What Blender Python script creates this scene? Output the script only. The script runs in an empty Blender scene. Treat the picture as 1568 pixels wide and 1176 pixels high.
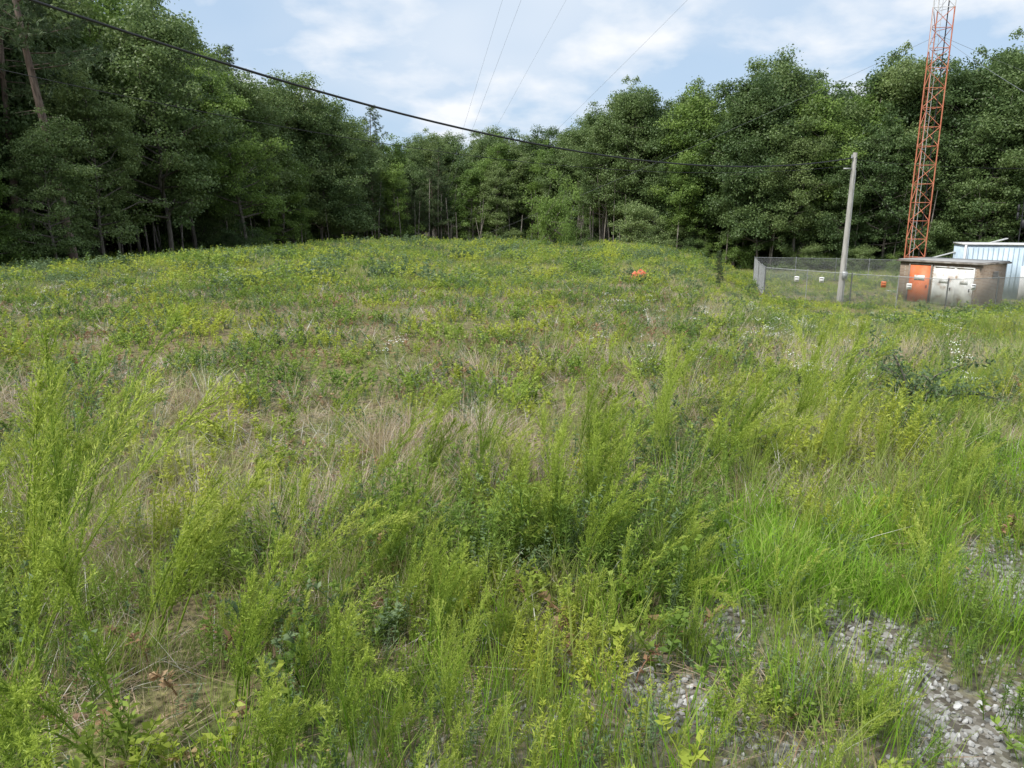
import bpy, math, numpy as np
from mathutils import Vector
rng=np.random.RandomState(7)
scene=bpy.context.scene
CAMZ=1.7
# ------------------------------------------------------------------ noise / terrain
_T={}
def vn(x,y,s,seed):
    if seed not in _T: _T[seed]=np.random.RandomState(seed+100).rand(256,256)
    T=_T[seed]; X=np.asarray(x,float)/s+500.3; Y=np.asarray(y,float)/s+500.7
    ix=np.floor(X).astype(int); iy=np.floor(Y).astype(int); fx=X-ix; fy=Y-iy
    fx=fx*fx*(3-2*fx); fy=fy*fy*(3-2*fy)
    a=T[ix%256,iy%256]; b=T[(ix+1)%256,iy%256]; c=T[ix%256,(iy+1)%256]; d=T[(ix+1)%256,(iy+1)%256]
    return (a*(1-fx)+b*fx)*(1-fy)+(c*(1-fx)+d*fx)*fy
def sm(t):
    t=np.clip(t,0,1); return t*t*(3-2*t)
def GR(x,y):
    x=np.asarray(x,float)
    e=1.95+.66*(x+.8)+1.0*(vn(x,y,.8,31)-.5)
    return sm((e-y)/.7+.5)*sm((x+1.6)/1.0)
def GP(x,y): # bare patches inside the gravel margin
    return GR(x,y)*sm((.5*vn(x,y,.33,33)+.33*vn(x,y,.13,34)+.17*vn(x,y,1.1,35)-.45)/.13)
def LP(x,y): # fresh grass patch
    return np.exp(-(((np.asarray(x,float)-1.42)/.62)**2+((np.asarray(y,float)-3.6)/.45)**2)**2)
def H(x,y):
    x=np.asarray(x,float); y=np.asarray(y,float)
    yp=np.clip(y,0,60)
    z=-3.1*sm((x-.14*yp-.5)/(.2*yp+1))*np.clip((y-5)/37,0,1)
    z=z-1.0*sm((-x-10)/20)*sm((y-5)/25)
    z=z-2.2*sm((y-56)/24)*(1-sm((x-5)/11))
    z=z+.30*(vn(x,y,9,1)-.5)*sm(y/12)+.16*(vn(x,y,3.1,2)-.5)
    z=z-.42*sm((y-18)/30)
    return z
edge=np.array([(-31,4),(-30,20),(-29,31),(-30,40),(-28,49),(-24,60),(-20,74),(-14,88),(-6,95),(3,94),(11,86),(18,78),(27,73),(38,69),(50,66),(66,62),(84,58)],float)
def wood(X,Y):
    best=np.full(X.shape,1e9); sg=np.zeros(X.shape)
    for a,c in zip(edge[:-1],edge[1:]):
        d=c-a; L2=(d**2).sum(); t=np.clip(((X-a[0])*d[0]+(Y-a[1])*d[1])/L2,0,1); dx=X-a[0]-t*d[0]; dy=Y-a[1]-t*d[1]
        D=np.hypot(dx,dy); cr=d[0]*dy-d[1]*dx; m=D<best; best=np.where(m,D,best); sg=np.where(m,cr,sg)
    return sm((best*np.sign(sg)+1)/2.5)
# ------------------------------------------------------------------ mesh helpers
def mk_mesh(name,V,F,mats,v=None,mi=None,smooth=False,rnd=None):
    V=np.asarray(V,np.float32); F=np.asarray(F,np.int32)
    me=bpy.data.meshes.new(name)
    me.vertices.add(len(V)); me.vertices.foreach_set('co',V.ravel())
    me.loops.add(F.size); me.loops.foreach_set('vertex_index',F.ravel())
    me.polygons.add(len(F)); me.polygons.foreach_set('loop_start',np.arange(len(F),dtype=np.int32)*F.shape[1])
    for m in mats: me.materials.append(m)
    if mi is not None: me.polygons.foreach_set('material_index',np.asarray(mi,np.int32))
    me.update(calc_edges=True)
    if smooth: me.polygons.foreach_set('use_smooth',np.ones(len(F),bool))
    if v is not None:
        a=me.attributes.new('v','FLOAT','POINT'); a.data.foreach_set('value',np.asarray(v,np.float32))
    if rnd is not None:
        a=me.attributes.new('rnd','FLOAT','POINT'); a.data.foreach_set('value',np.asarray(rnd,np.float32))
    return me
def link(name,me,loc=(0,0,0),rot=(0,0,0),sc=1,parent=None):
    o=bpy.data.objects.new(name,me); scene.collection.objects.link(o)
    o.location=loc; o.rotation_euler=rot
    o.scale=(sc,sc,sc) if np.isscalar(sc) else sc
    if parent: o.parent=parent
    return o
ARR={}
class B:
    def __init__(s): s.V=[];s.F=[];s.v=[];s.m=[];s.n=0
    def add(s,V,F,v=None,m=0):
        V=np.asarray(V,float).reshape(-1,3); F=np.asarray(F,int).reshape(-1,4)
        s.V.append(V); s.F.append(F+s.n); s.n+=len(V)
        s.v.append(np.full(len(V),.5) if v is None else np.broadcast_to(v,(len(V),)).astype(float)); s.m.append(np.full(len(F),m))
    def mesh(s,name,mats,smooth=False):
        A=(np.concatenate(s.V),np.concatenate(s.F),np.concatenate(s.v),np.concatenate(s.m),mats)
        me=mk_mesh(name,A[0],A[1],mats,A[2],A[3],smooth); ARR[me.name]=A
        return me
def unit(a): return a/np.maximum(np.linalg.norm(a,axis=-1,keepdims=True),1e-9)
def tube(b,P,R,n=6,v=.5,m=0):
    P=np.asarray(P,float); R=np.broadcast_to(R,(len(P),))
    T=unit(np.gradient(P,axis=0)); ref=np.array([0,0,1.]) if abs(T[0][2])<.8 else np.array([1.,0,0])
    A=unit(np.cross(T,ref)); C=np.cross(T,A)
    an=np.arange(n)*2*math.pi/n
    V=P[:,None]+R[:,None,None]*(np.cos(an)[None,:,None]*A[:,None]+np.sin(an)[None,:,None]*C[:,None])
    k=len(P); i,j=np.meshgrid(np.arange(k-1),np.arange(n),indexing='ij')
    F=np.stack([i*n+j,i*n+(j+1)%n,(i+1)*n+(j+1)%n,(i+1)*n+j],-1).reshape(-1,4)
    b.add(V,F,v,m)
def box(b,c,sx,sy,sz,e1=(1,0,0),e2=(0,1,0),m=0):
    c=np.array(c,float);e1=np.array(e1,float);e2=np.array(e2,float);e3=np.array([0,0,1.])
    V=[c+a*e1*sx/2+d*e2*sy/2+f*e3*sz/2 for a in(-1,1) for d in(-1,1) for f in(-1,1)]
    b.add(V,[(0,1,3,2),(4,6,7,5),(0,4,5,1),(2,3,7,6),(0,2,6,4),(1,5,7,3)],.5,m)
def blades(b,n,R,L,lean,curve,W,segs=3,az=None,center=(0,0,0),m=0,azs=None,v0=0,v1=1,r=rng):
    a0=r.uniform(0,6.283,n); rr=R*np.sqrt(r.rand(n))
    base=np.stack([rr*np.cos(a0),rr*np.sin(a0),np.zeros(n)],-1)+np.array(center)
    A=a0+r.normal(0,.8,n) if az is None else az+r.normal(0,azs,n)
    Ln=r.uniform(*L,n); le=r.uniform(*lean,n); cu=r.uniform(*curve,n); w=W*r.uniform(.6,1.3,n)
    s=np.linspace(0,1,segs+1); th=le[:,None]+cu[:,None]*s[None]**1.3
    st=Ln[:,None]/segs
    hx=np.concatenate([np.zeros((n,1)),np.cumsum(np.sin(th[:,:-1])*st,1)],1); hz=np.concatenate([np.zeros((n,1)),np.cumsum(np.cos(th[:,:-1])*st,1)],1)
    C=base[:,None]+np.stack([hx*np.cos(A)[:,None],hx*np.sin(A)[:,None],hz],-1)
    tw=A+math.pi/2+r.normal(0,.6,n); S=np.stack([np.cos(tw),np.sin(tw),np.zeros(n)],-1)
    wp=(w[:,None]*(.55+.45*np.sin(np.minimum(s*2.2,1.57)))[None]*(1-s[None]**2.2*.9))/2
    V=np.stack([C-S[:,None]*wp[...,None],C+S[:,None]*wp[...,None]],2)
    k=segs+1; i,j=np.meshgrid(np.arange(n),np.arange(segs),indexing='ij'); q=(i*k+j)*2
    F=np.stack([q,q+1,q+3,q+2],-1)
    vv=np.repeat(r.uniform(v0,v1,n),k*2)*.65+np.tile(np.repeat(s,2),n)*.35
    b.add(V,F,vv,m)
def leafq(b,P,D,L,W,v,N=None,m=0,r=rng):
    n=len(P); D=unit(D)
    if N is None: N=r.normal(size=(n,3))
    S=unit(np.cross(D,N)); L=np.broadcast_to(L,(n,))[:,None]; W=np.broadcast_to(W,(n,))[:,None]
    up=unit(np.cross(S,D))
    V=np.stack([P,P+D*L*.45+S*W/2+up*W*.12,P+D*L-up*L*.12,P+D*L*.45-S*W/2+up*W*.12],1)
    F=np.arange(n*4).reshape(n,4)
    b.add(V,F,np.repeat(np.broadcast_to(v,(n,)),4),m)
# ------------------------------------------------------------------ materials
def nt(name):
    m=bpy.data.materials.new(name); m.use_nodes=True; t=m.node_tree; t.nodes.clear()
    return m,t,t.nodes,t.links
def ramp(N,cols,pos=None):
    r=N.new('ShaderNodeValToRGB'); e=r.color_ramp.elements
    pos=pos or [i/(len(cols)-1) for i in range(len(cols))]
    while len(e)<len(cols): e.new(.5)
    for i,(c,p) in enumerate(zip(cols,pos)): e[i].position=p; e[i].color=(*c,1)
    return r
def math_(N,L,op,a,b_=None,c=None):
    n=N.new('ShaderNodeMath'); n.operation=op
    for i,x in enumerate((a,b_,c)):
        if x is None: continue
        if isinstance(x,(int,float)): n.inputs[i].default_value=x
        else: L.new(x,n.inputs[i])
    return n.outputs[0]
def leaf_mat(name,cols,patch=None,pscale=.3,plo=.5,phi=.65,trans=.35,rough=.5,wr=.35,wv=.4,wn=.35,nscale=.6,spec=.3,pos=None):
    m,t,N,L=nt(name)
    oi=N.new('ShaderNodeObjectInfo'); at=N.new('ShaderNodeAttribute'); at.attribute_name='v'
    ar=N.new('ShaderNodeAttribute'); ar.attribute_name='rnd'
    ge=N.new('ShaderNodeNewGeometry')
    no=N.new('ShaderNodeTexNoise'); no.inputs['Scale'].default_value=nscale; no.inputs['Detail'].default_value=1.5; L.new(ge.outputs['Position'],no.inputs['Vector'])
    rn=math_(N,L,'FRACT',math_(N,L,'ADD',oi.outputs['Random'],ar.outputs['Fac']))
    f=math_(N,L,'MULTIPLY',rn,wr); f=math_(N,L,'MULTIPLY_ADD',at.outputs['Fac'],wv,f)
    nn=math_(N,L,'MULTIPLY_ADD',no.outputs[0],2.2,-.6); f=math_(N,L,'MULTIPLY_ADD',nn,wn,f)
    r=ramp(N,cols,pos); L.new(f,r.inputs[0]); col=r.outputs[0]
    if patch:
        n2=N.new('ShaderNodeTexNoise'); n2.inputs['Scale'].default_value=pscale; n2.inputs['Detail'].default_value=2; L.new(ge.outputs['Position'],n2.inputs['Vector'])
        mr=N.new('ShaderNodeMapRange'); mr.inputs[1].default_value=plo; mr.inputs[2].default_value=phi; L.new(n2.outputs[0],mr.inputs[0])
        mx=N.new('ShaderNodeMixRGB'); L.new(math_(N,L,'MULTIPLY',mr.outputs[0],.8),mx.inputs[0]); L.new(col,mx.inputs[1]); mx.inputs[2].default_value=(*patch,1); col=mx.outputs[0]
    p=N.new('ShaderNodeBsdfPrincipled'); L.new(col,p.inputs['Base Color']); p.inputs['Roughness'].default_value=rough; p.inputs['Specular IOR Level'].default_value=spec
    tr=N.new('ShaderNodeBsdfTranslucent'); L.new(col,tr.inputs['Color'])
    mx=N.new('ShaderNodeMixShader'); mx.inputs[0].default_value=trans; L.new(p.outputs[0],mx.inputs[1]); L.new(tr.outputs[0],mx.inputs[2])
    o=N.new('ShaderNodeOutputMaterial'); L.new(mx.outputs[0],o.inputs[0])
    return m
def noisy(name,cols,scale=5,rough=.7,metal=0,bump=.0,detail=5,stretch=(1,1,1),spec=.5):
    m,t,N,L=nt(name)
    tc=N.new('ShaderNodeTexCoord'); mp=N.new('ShaderNodeMapping'); mp.inputs['Scale'].default_value=stretch; L.new(tc.outputs['Object'],mp.inputs[0])
    no=N.new('ShaderNodeTexNoise'); no.inputs['Scale'].default_value=scale; no.inputs['Detail'].default_value=detail; L.new(mp.outputs[0],no.inputs['Vector'])
    k=len(cols); r=ramp(N,cols,[.3+.4*i/(k-1) for i in range(k)]); L.new(no.outputs[0],r.inputs[0])
    p=N.new('ShaderNodeBsdfPrincipled'); L.new(r.outputs[0],p.inputs['Base Color']); p.inputs['Roughness'].default_value=rough; p.inputs['Metallic'].default_value=metal; p.inputs['Specular IOR Level'].default_value=spec
    if bump:
        bu=N.new('ShaderNodeBump'); bu.inputs['Strength'].default_value=bump; bu.inputs['Distance'].default_value=.02; L.new(no.outputs[0],bu.inputs['Height']); L.new(bu.outputs[0],p.inputs['Normal'])
    o=N.new('ShaderNodeOutputMaterial'); L.new(p.outputs[0],o.inputs[0]); return m
# tree foliage
M_oak=leaf_mat('oak_foliage',[(.045,.082,.032),(.090,.148,.050),(.150,.220,.072),(.230,.300,.105)],trans=.38,wr=.6,wn=.25,nscale=.22,spec=.4)
M_pop=leaf_mat('light_foliage',[(.08,.145,.036),(.14,.225,.055),(.21,.31,.07),(.28,.38,.10)],trans=.42,wn=.3,nscale=.3)
M_pine=leaf_mat('pine_needles',[(.05,.085,.040),(.085,.13,.057),(.13,.18,.075),(.16,.21,.09)],trans=.25,wn=.3,nscale=.3)
M_bark=noisy('bark',[(.06,.05,.04),(.14,.12,.10),(.24,.21,.18)],scale=6,stretch=(3,3,.5),rough=.9,bump=.4)
M_pbark=noisy('pine_bark',[(.07,.05,.04),(.17,.12,.095),(.26,.2,.16)],scale=5,stretch=(3,3,.6),rough=.9,bump=.4)
# field
M_gr=leaf_mat('green_grass',[(.09,.155,.028),(.185,.28,.048),(.30,.395,.075),(.46,.50,.15)],patch=(.45,.43,.17),pscale=.5,plo=.52,phi=.72,trans=.42,nscale=.8)
M_lime=leaf_mat('lime_grass',[(.13,.27,.02),(.25,.46,.035),(.42,.62,.08)],trans=.5,nscale=2)
M_dry=leaf_mat('dry_grass',[(.26,.165,.10),(.44,.32,.21),(.58,.47,.34),(.70,.62,.50)],patch=(.38,.42,.14),pscale=.5,plo=.48,phi=.68,trans=.25,nscale=.8)
M_that=leaf_mat('matted_thatch',[(.13,.07,.045),(.26,.16,.10),(.38,.28,.19),(.55,.49,.40)],trans=.1,nscale=1.6)
M_ash=leaf_mat('dead_weed_stalks',[(.28,.23,.18),(.48,.45,.40),(.70,.68,.62)],trans=.1,nscale=1)
M_fen=leaf_mat('dog_fennel_foliage',[(.11,.18,.03),(.23,.35,.05),(.42,.53,.085),(.64,.68,.17)],trans=.45,wr=.3,wv=.6,wn=.25,nscale=1)
M_forb=leaf_mat('forb_leaves',[(.07,.13,.03),(.15,.25,.05),(.27,.385,.065),(.44,.50,.10)],patch=(.52,.56,.08),pscale=.6,plo=.47,phi=.60,trans=.42,nscale=.7)
M_dkforb=leaf_mat('dark_forb_leaves',[(.07,.115,.05),(.12,.18,.08),(.18,.26,.12),(.28,.35,.18)],trans=.35,nscale=.5)
M_red=leaf_mat('rusty_leaves',[(.18,.09,.06),(.32,.17,.11),(.40,.28,.15),(.34,.36,.12)],trans=.3)
M_wht,_t,N_,L_=nt('white_petals')
p=N_.new('ShaderNodeBsdfPrincipled'); p.inputs['Base Color'].default_value=(.8,.8,.76,1); p.inputs['Roughness'].default_value=.7
o=N_.new('ShaderNodeOutputMaterial'); L_.new(p.outputs[0],o.inputs[0])
M_stone=leaf_mat('gravel_stone',[(.18,.17,.16),(.31,.305,.295),(.44,.435,.43),(.62,.61,.60)],trans=0,rough=.8,wr=.6,wv=.1,wn=.3,nscale=6)
# ------------------------------------------------------------------ ground
def build_ground():
    n=560; a=7.6; u=np.linspace(-1,1,n); c=np.sinh(a*u)/math.sinh(a)*1500
    X,Y=np.meshgrid(c,c,indexing='ij'); Y=Y+6; X=X+1
    Z=H(X,Y)-.05*GR(X,Y)
    V=np.stack([X,Y,Z],-1).reshape(-1,3)
    i,j=np.meshgrid(np.arange(n-1),np.arange(n-1),indexing='ij'); q=i*n+j
    F=np.stack([q,q+n,q+n+1,q+1],-1).reshape(-1,4)
    m,t,N,L=nt('field_soil')
    ge=N.new('ShaderNodeNewGeometry'); at=N.new('ShaderNodeAttribute'); at.attribute_name='v'; aw=N.new('ShaderNodeAttribute'); aw.attribute_name='rnd'
    def noise(s,d=4):
        x=N.new('ShaderNodeTexNoise'); x.inputs['Scale'].default_value=s; x.inputs['Detail'].default_value=d; L.new(ge.outputs['Position'],x.inputs['Vector']); return x.outputs[0]
    n1=noise(.35); n2=noise(3.5,6); n3=noise(40,4)
    r1=ramp(N,[(.09,.11,.035),(.13,.145,.05),(.19,.155,.09),(.12,.085,.055)],[.3,.45,.6,.75])
    f=math_(N,L,'MULTIPLY_ADD',n2,.6,math_(N,L,'MULTIPLY',n1,.45)); L.new(f,r1.inputs[0])
    r3=ramp(N,[(.25,.23,.2),(1,1,1),(1.8,1.75,1.6)],[.32,.5,.7]); L.new(n3,r3.inputs[0])
    mu=N.new('ShaderNodeMixRGB'); mu.blend_type='MULTIPLY'; mu.inputs[0].default_value=.9; L.new(r1.outputs[0],mu.inputs[1]); L.new(r3.outputs[0],mu.inputs[2])
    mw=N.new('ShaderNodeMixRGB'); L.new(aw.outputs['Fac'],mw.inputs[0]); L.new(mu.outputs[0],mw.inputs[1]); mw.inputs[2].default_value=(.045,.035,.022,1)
    vo=N.new('ShaderNodeTexVoronoi'); vo.inputs['Scale'].default_value=45; L.new(ge.outputs['Position'],vo.inputs['Vector'])
    rg=ramp(N,[(.08,.07,.055),(.18,.165,.14),(.34,.33,.31)],[0,.55,1]); sp=N.new('ShaderNodeSeparateColor'); L.new(vo.outputs['Color'],sp.inputs[0]); L.new(sp.outputs[0],rg.inputs[0])
    mg=N.new('ShaderNodeMixRGB'); L.new(at.outputs['Fac'],mg.inputs[0]); L.new(mw.outputs[0],mg.inputs[1]); L.new(rg.outputs[0],mg.inputs[2])
    p=N.new('ShaderNodeBsdfPrincipled'); p.inputs['Roughness'].default_value=.95; p.inputs['Specular IOR Level'].default_value=.15; L.new(mg.outputs[0],p.inputs['Base Color'])
    bu=N.new('ShaderNodeBump'); bu.inputs['Strength'].default_value=.7; bu.inputs['Distance'].default_value=.05; L.new(math_(N,L,'MULTIPLY_ADD',n3,.3,n2),bu.inputs['Height']); L.new(bu.outputs[0],p.inputs['Normal'])
    o=N.new('ShaderNodeOutputMaterial'); L.new(p.outputs[0],o.inputs[0])
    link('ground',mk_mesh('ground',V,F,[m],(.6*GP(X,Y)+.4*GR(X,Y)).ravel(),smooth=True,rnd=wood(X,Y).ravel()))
build_ground()
# ------------------------------------------------------------------ instancing
def proto_coll(name,meshes):
    c=bpy.data.collections.new(name)
    for i,me in enumerate(meshes):
        o=bpy.data.objects.new('%s_%02d'%(name,i),me); c.objects.link(o)
    return c
def scatter(name,coll,P,rot,scl,idx=None):
    P=np.asarray(P,np.float32); n=len(P)
    if n==0: return
    k=len(coll.objects)
    me=bpy.data.meshes.new(name); me.vertices.add(n); me.vertices.foreach_set('co',P.ravel())
    a=me.attributes.new('rot','FLOAT_VECTOR','POINT'); a.data.foreach_set('vector',np.asarray(rot,np.float32).ravel())
    a=me.attributes.new('scl','FLOAT','POINT'); a.data.foreach_set('value',np.asarray(scl,np.float32))
    a=me.attributes.new('idx','INT','POINT'); a.data.foreach_set('value',(rng.randint(0,k,n) if idx is None else idx).astype(np.int32))
    o=link(name,me)
    g=bpy.data.node_groups.new(name+'_nodes','GeometryNodeTree')
    g.interface.new_socket('Geometry',in_out='INPUT',socket_type='NodeSocketGeometry'); g.interface.new_socket('Geometry',in_out='OUTPUT',socket_type='NodeSocketGeometry')
    N=g.nodes; L=g.links
    gi=N.new('NodeGroupInput'); go=N.new('NodeGroupOutput'); ip=N.new('GeometryNodeInstanceOnPoints'); ci=N.new('GeometryNodeCollectionInfo')
    ci.inputs['Collection'].default_value=coll; ci.inputs['Separate Children'].default_value=True; ci.inputs['Reset Children'].default_value=True
    def na(nm,ty):
        x=N.new('GeometryNodeInputNamedAttribute'); x.data_type=ty; x.inputs[0].default_value=nm
        return [s for s in x.outputs if s.enabled and s.name=='Attribute'][0]
    L.new(gi.outputs[0],ip.inputs['Points']); L.new(ci.outputs[0],ip.inputs['Instance']); ip.inputs['Pick Instance'].default_value=True
    L.new(na('idx','INT'),ip.inputs['Instance Index']); L.new(na('rot','FLOAT_VECTOR'),ip.inputs['Rotation']); L.new(na('scl','FLOAT'),ip.inputs['Scale'])
    L.new(ip.outputs[0],go.inputs[0])
    md=o.modifiers.new('instances','NODES'); md.node_group=g
    return o
def realise(name,meshes,P,rot,scl):
    n=len(P)
    if n==0: return
    idx=rng.randint(0,len(meshes),n); mats=[]; VV=[];FF=[];vv=[];mm=[];rr=[];off=0
    for k,me in enumerate(meshes):
        V,F,v,mi,ms=ARR[me.name]; q=np.where(idx==k)[0]
        if len(q)==0: continue
        mp=[]
        for m in ms:
            if m not in mats: mats.append(m)
            mp.append(mats.index(m))
        mp=np.array(mp)
        a,b_,c=rot[q,0],rot[q,1],rot[q,2]; ca,sa,cb,sb,cc,sc_=np.cos(a),np.sin(a),np.cos(b_),np.sin(b_),np.cos(c),np.sin(c)
        R=np.empty((len(q),3,3)); R[:,0,0]=cc*cb;R[:,0,1]=cc*sb*sa-sc_*ca;R[:,0,2]=cc*sb*ca+sc_*sa;R[:,1,0]=sc_*cb;R[:,1,1]=sc_*sb*sa+cc*ca;R[:,1,2]=sc_*sb*ca-cc*sa;R[:,2,0]=-sb;R[:,2,1]=cb*sa;R[:,2,2]=cb*ca
        W=(np.einsum('nij,vj->nvi',R,V)*scl[q][:,None,None]+P[q][:,None]).astype(np.float32)
        VV.append(W.reshape(-1,3)); FF.append((F[None]+(off+np.arange(len(q))*len(V))[:,None,None]).reshape(-1,4).astype(np.int32)); off+=len(q)*len(V)
        vv.append(np.tile(v,len(q)).astype(np.float32)); mm.append(np.tile(mp[mi],len(q))); rr.append(np.repeat(rng.rand(len(q)),len(V)).astype(np.float32))
    link(name,mk_mesh(name,np.concatenate(VV),np.concatenate(FF),mats,np.concatenate(vv),np.concatenate(mm),rnd=np.concatenate(rr)))
# ------------------------------------------------------------------ trees
def rdir(n,r=rng): return unit(r.normal(size=(n,3)))
def leaf_cluster(b,c,r_,n,ls,m=1,vb=0,flat=.65):
    d=rdir(n); rad=r_*(rng.uniform(.1,1.0,n)**.6)*(1+.45*np.abs(rng.normal(0,.6,n)))
    st=rng.uniform(.65,1.5,2)
    P=np.array(c)+d*rad[:,None]*np.array([st[0],st[1],flat])
    P[:,2]-=.15*r_*(d[:,0]**2+d[:,1]**2)
    N=unit(d*.5+rdir(n)*.8+np.array([0,0,.55])); T=unit(np.cross(N,rdir(n)))
    leafq(b,P,T,ls*rng.uniform(.7,1.3,n),ls*.65*rng.uniform(.7,1.3,n),np.clip(vb+rng.uniform(0,.55,n),0,1),N=N,m=m)
def broadleaf(name,Hh,cb,R,ncl,nl,ls,seed,mat,flatr=.6,r0=.2,top=1.0):
    rng.seed(seed); b=B()
    k=9; z=np.linspace(-.4,Hh*.88,k); wx=np.cumsum(rng.normal(0,.14,k)); wy=np.cumsum(rng.normal(0,.14,k)); wx-=wx[0]; wy-=wy[0]
    TP=np.stack([wx,wy,z],-1); tube(b,TP,np.linspace(r0,.035,k),8)
    nlim=int(ncl*.26); ctr=[]
    for i in range(nlim):
        f=(i+rng.rand())/nlim; zz=cb+(Hh*.9-cb)*f
        base=np.array([np.interp(zz,z,wx),np.interp(zz,z,wy),zz*.93])
        prof=(math.sin(math.pi*min(1,(.18+.82*f)**.8))**.5)*(1-.28*f) if f<.98 else .35
        Ln=R*prof*rng.uniform(.5,1.2); az=i*2.4+rng.normal(0,.5); up=rng.uniform(.1,.55)+.5*f
        d=np.array([math.cos(az),math.sin(az),up]); 
        pts=[base]; 
        for s in (.35,.7,1): pts.append(base+d*Ln*s+rng.normal(0,.15,3)+np.array([0,0,-.12*Ln*s*s*(1-f)]))
        tube(b,pts,np.linspace(.06*(1.3-f)+.015,.012,4),4)
        ctr.append(pts[-1]); ctr.append(pts[2]+rng.normal(0,.45,3)); 
    n0=len(ctr)
    while len(ctr)<ncl:
        q=ctr[rng.randint(n0)]; c=q+rng.normal(0,.85,3)*np.array([1,1,.85]); tube(b,[q,c],[.015,.006],3); ctr.append(c)
    ctr.append(np.array([wx[-1],wy[-1],Hh*.95]))
    for c in ctr:
        rr=rng.uniform(.25,.9)*R/4*top+.12
        leaf_cluster(b,c,rr,int(nl*rr*rr+26),ls,vb=rng.uniform(0,.5),flat=flatr)
    return b.mesh(name,[M_bark,mat])
def pine(name,Hh,cb,R,seed,nb=70,tl=.2,dens=1.,r0=.18):
    rng.seed(seed); b=B()
    k=7; z=np.linspace(-.4,Hh*.98,k); w=np.cumsum(rng.normal(0,.08,(k,2)),0); w-=w[0]
    tube(b,np.concatenate([w,z[:,None]],1),np.linspace(r0,.02,k),8)
    for i in range(nb):
        f=(i+rng.rand())/nb; zz=cb+(Hh-cb)*f; az=rng.rand()*6.283
        Ln=R*(1-f)**.7*rng.uniform(.5,1.1)+.25; up=-.1+.6*f+rng.normal(0,.12)
        base=np.array([np.interp(zz,z,w[:,0]),np.interp(zz,z,w[:,1]),zz]); d=np.array([math.cos(az),math.sin(az),up])
        pts=[base+d*Ln*s+np.array([0,0,.15*Ln*s*s]) for s in (0,.5,1)]
        tube(b,pts,[.035,.02,.008],3)
        nt_=int((Ln*9+3)*dens)
        for q in range(nt_):
            s=rng.uniform(.25,1.02); c=base+d*Ln*s+np.array([0,0,.15*Ln*s*s])+rng.normal(0,.16+.1*Ln*.4,3)*np.array([1,1,.5])
            n=14; dd=unit(rdir(n)*.9+d*.6+np.array([0,0,.35])); leafq(b,np.repeat(c[None],n,0),dd,tl*rng.uniform(.7,1.3,n),.038,np.clip(rng.uniform(0,.5)+rng.uniform(0,.4,n),0,1),m=1)
    for i in range(14):
        zz=rng.uniform(cb*.3,cb+.1); az=rng.rand()*6.28; L_=rng.uniform(.4,1.4)
        base=np.array([0,0,zz]); tube(b,[base,base+np.array([math.cos(az),math.sin(az),-.1])*L_],[.018,.006],3)
    return b.mesh(name,[M_pbark,M_pine])
oaks=[broadleaf('oak_crown_a',17,3.6,4.6,215,250,.20,11,M_oak),
      broadleaf('oak_crown_b',15.5,2.6,4.3,200,255,.20,12,M_oak,r0=.17),
      broadleaf('oak_crown_c',18,5.0,4.3,200,250,.20,13,M_oak,flatr=.7),
      broadleaf('oak_crown_d',14,2.0,3.7,170,270,.19,14,M_oak,flatr=.5,r0=.14)]
pops=[broadleaf('poplar_crown_a',15,2.8,3.2,150,290,.19,15,M_pop,r0=.15),
      broadleaf('maple_crown_b',12,1.4,3.2,135,290,.19,16,M_pop,r0=.12)]
pinesT=[pine('pine_a',19,8,3.2,21,nb=60,tl=.26,r0=.22),pine('pine_b',15,6,2.8,22,nb=60,tl=.24)]
pinesY=[pine('young_pine_a',10.5,3.4,2.1,23,nb=66,tl=.22,r0=.09),pine('young_pine_b',9,2.8,1.9,24,nb=60,tl=.22,r0=.08)]
bush=[broadleaf('bush_a',2.6,.1,2.0,60,420,.14,31,M_oak,r0=.05,top=1.5),broadleaf('bush_b',2.0,.05,1.7,56,420,.13,32,M_pop,r0=.04,top=1.6),broadleaf('bush_c',3.6,.2,1.9,64,400,.15,33,M_oak,r0=.06,top=1.5)]
rng.seed(5)
seg=np.linalg.norm(np.diff(edge,axis=0),axis=1); cum=np.concatenate([[0],np.cumsum(seg)])
def on_edge(s,off):
    x=np.interp(s,cum,edge[:,0]); y=np.interp(s,cum,edge[:,1]); x2=np.interp(s+.5,cum,edge[:,0]); y2=np.interp(s+.5,cum,edge[:,1])
    d=np.array([x2-x,y2-y])+1e-6; d/=np.linalg.norm(d); nrm=np.array([-d[1],d[0]])
    return np.array([x,y])+nrm*off
def hscale(x,y):
    px=784+1132*x/max(y,5)
    return float(np.interp(px,[-200,250,340,420,500,560,610,670,740,850,900,1100,1300,1500,1700],[1.36,1.32,1.26,1.18,1.12,1.06,.96,.94,1.02,1.04,1.14,1.24,1.30,1.32,1.32]))
names={0:'oak_tree',1:'oak_tree',2:'oak_tree',3:'oak_tree',4:'poplar_tree',5:'maple_tree',6:'pine_tree',7:'pine_tree',8:'young_pine_tree',9:'young_pine_tree'}
allt=oaks+pops+pinesT+pinesY
def put_tree(i,x,y,s,rz=None,nm=None,tilt=None):
    return link(nm or names[i],allt[i],(x,y,float(H(x,y))),tilt if tilt else (rng.normal(0,.04),rng.normal(0,.04),rng.rand()*6.28 if rz is None else rz),s)
s=6.
while s<cum[-1]-1:
    p_=on_edge(s,rng.uniform(.3,3.5)); x,y=p_; px=784+1132*x/max(y,5)
    if 545<px<730 and y>50:
        i=rng.choice([8,9,8,9,8,5]); sc=rng.uniform(.8,1.1)
    else:
        i=rng.choice([0,1,2,3,4,5,0,1,3,4]) ; sc=hscale(x,y)*rng.uniform(.55,.93)
    put_tree(i,x,y,sc); s+=rng.uniform(2.8,5.2) if i<8 else rng.uniform(1.3,2.4)
P=[];Rr=[];S=[];I=[]
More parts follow.
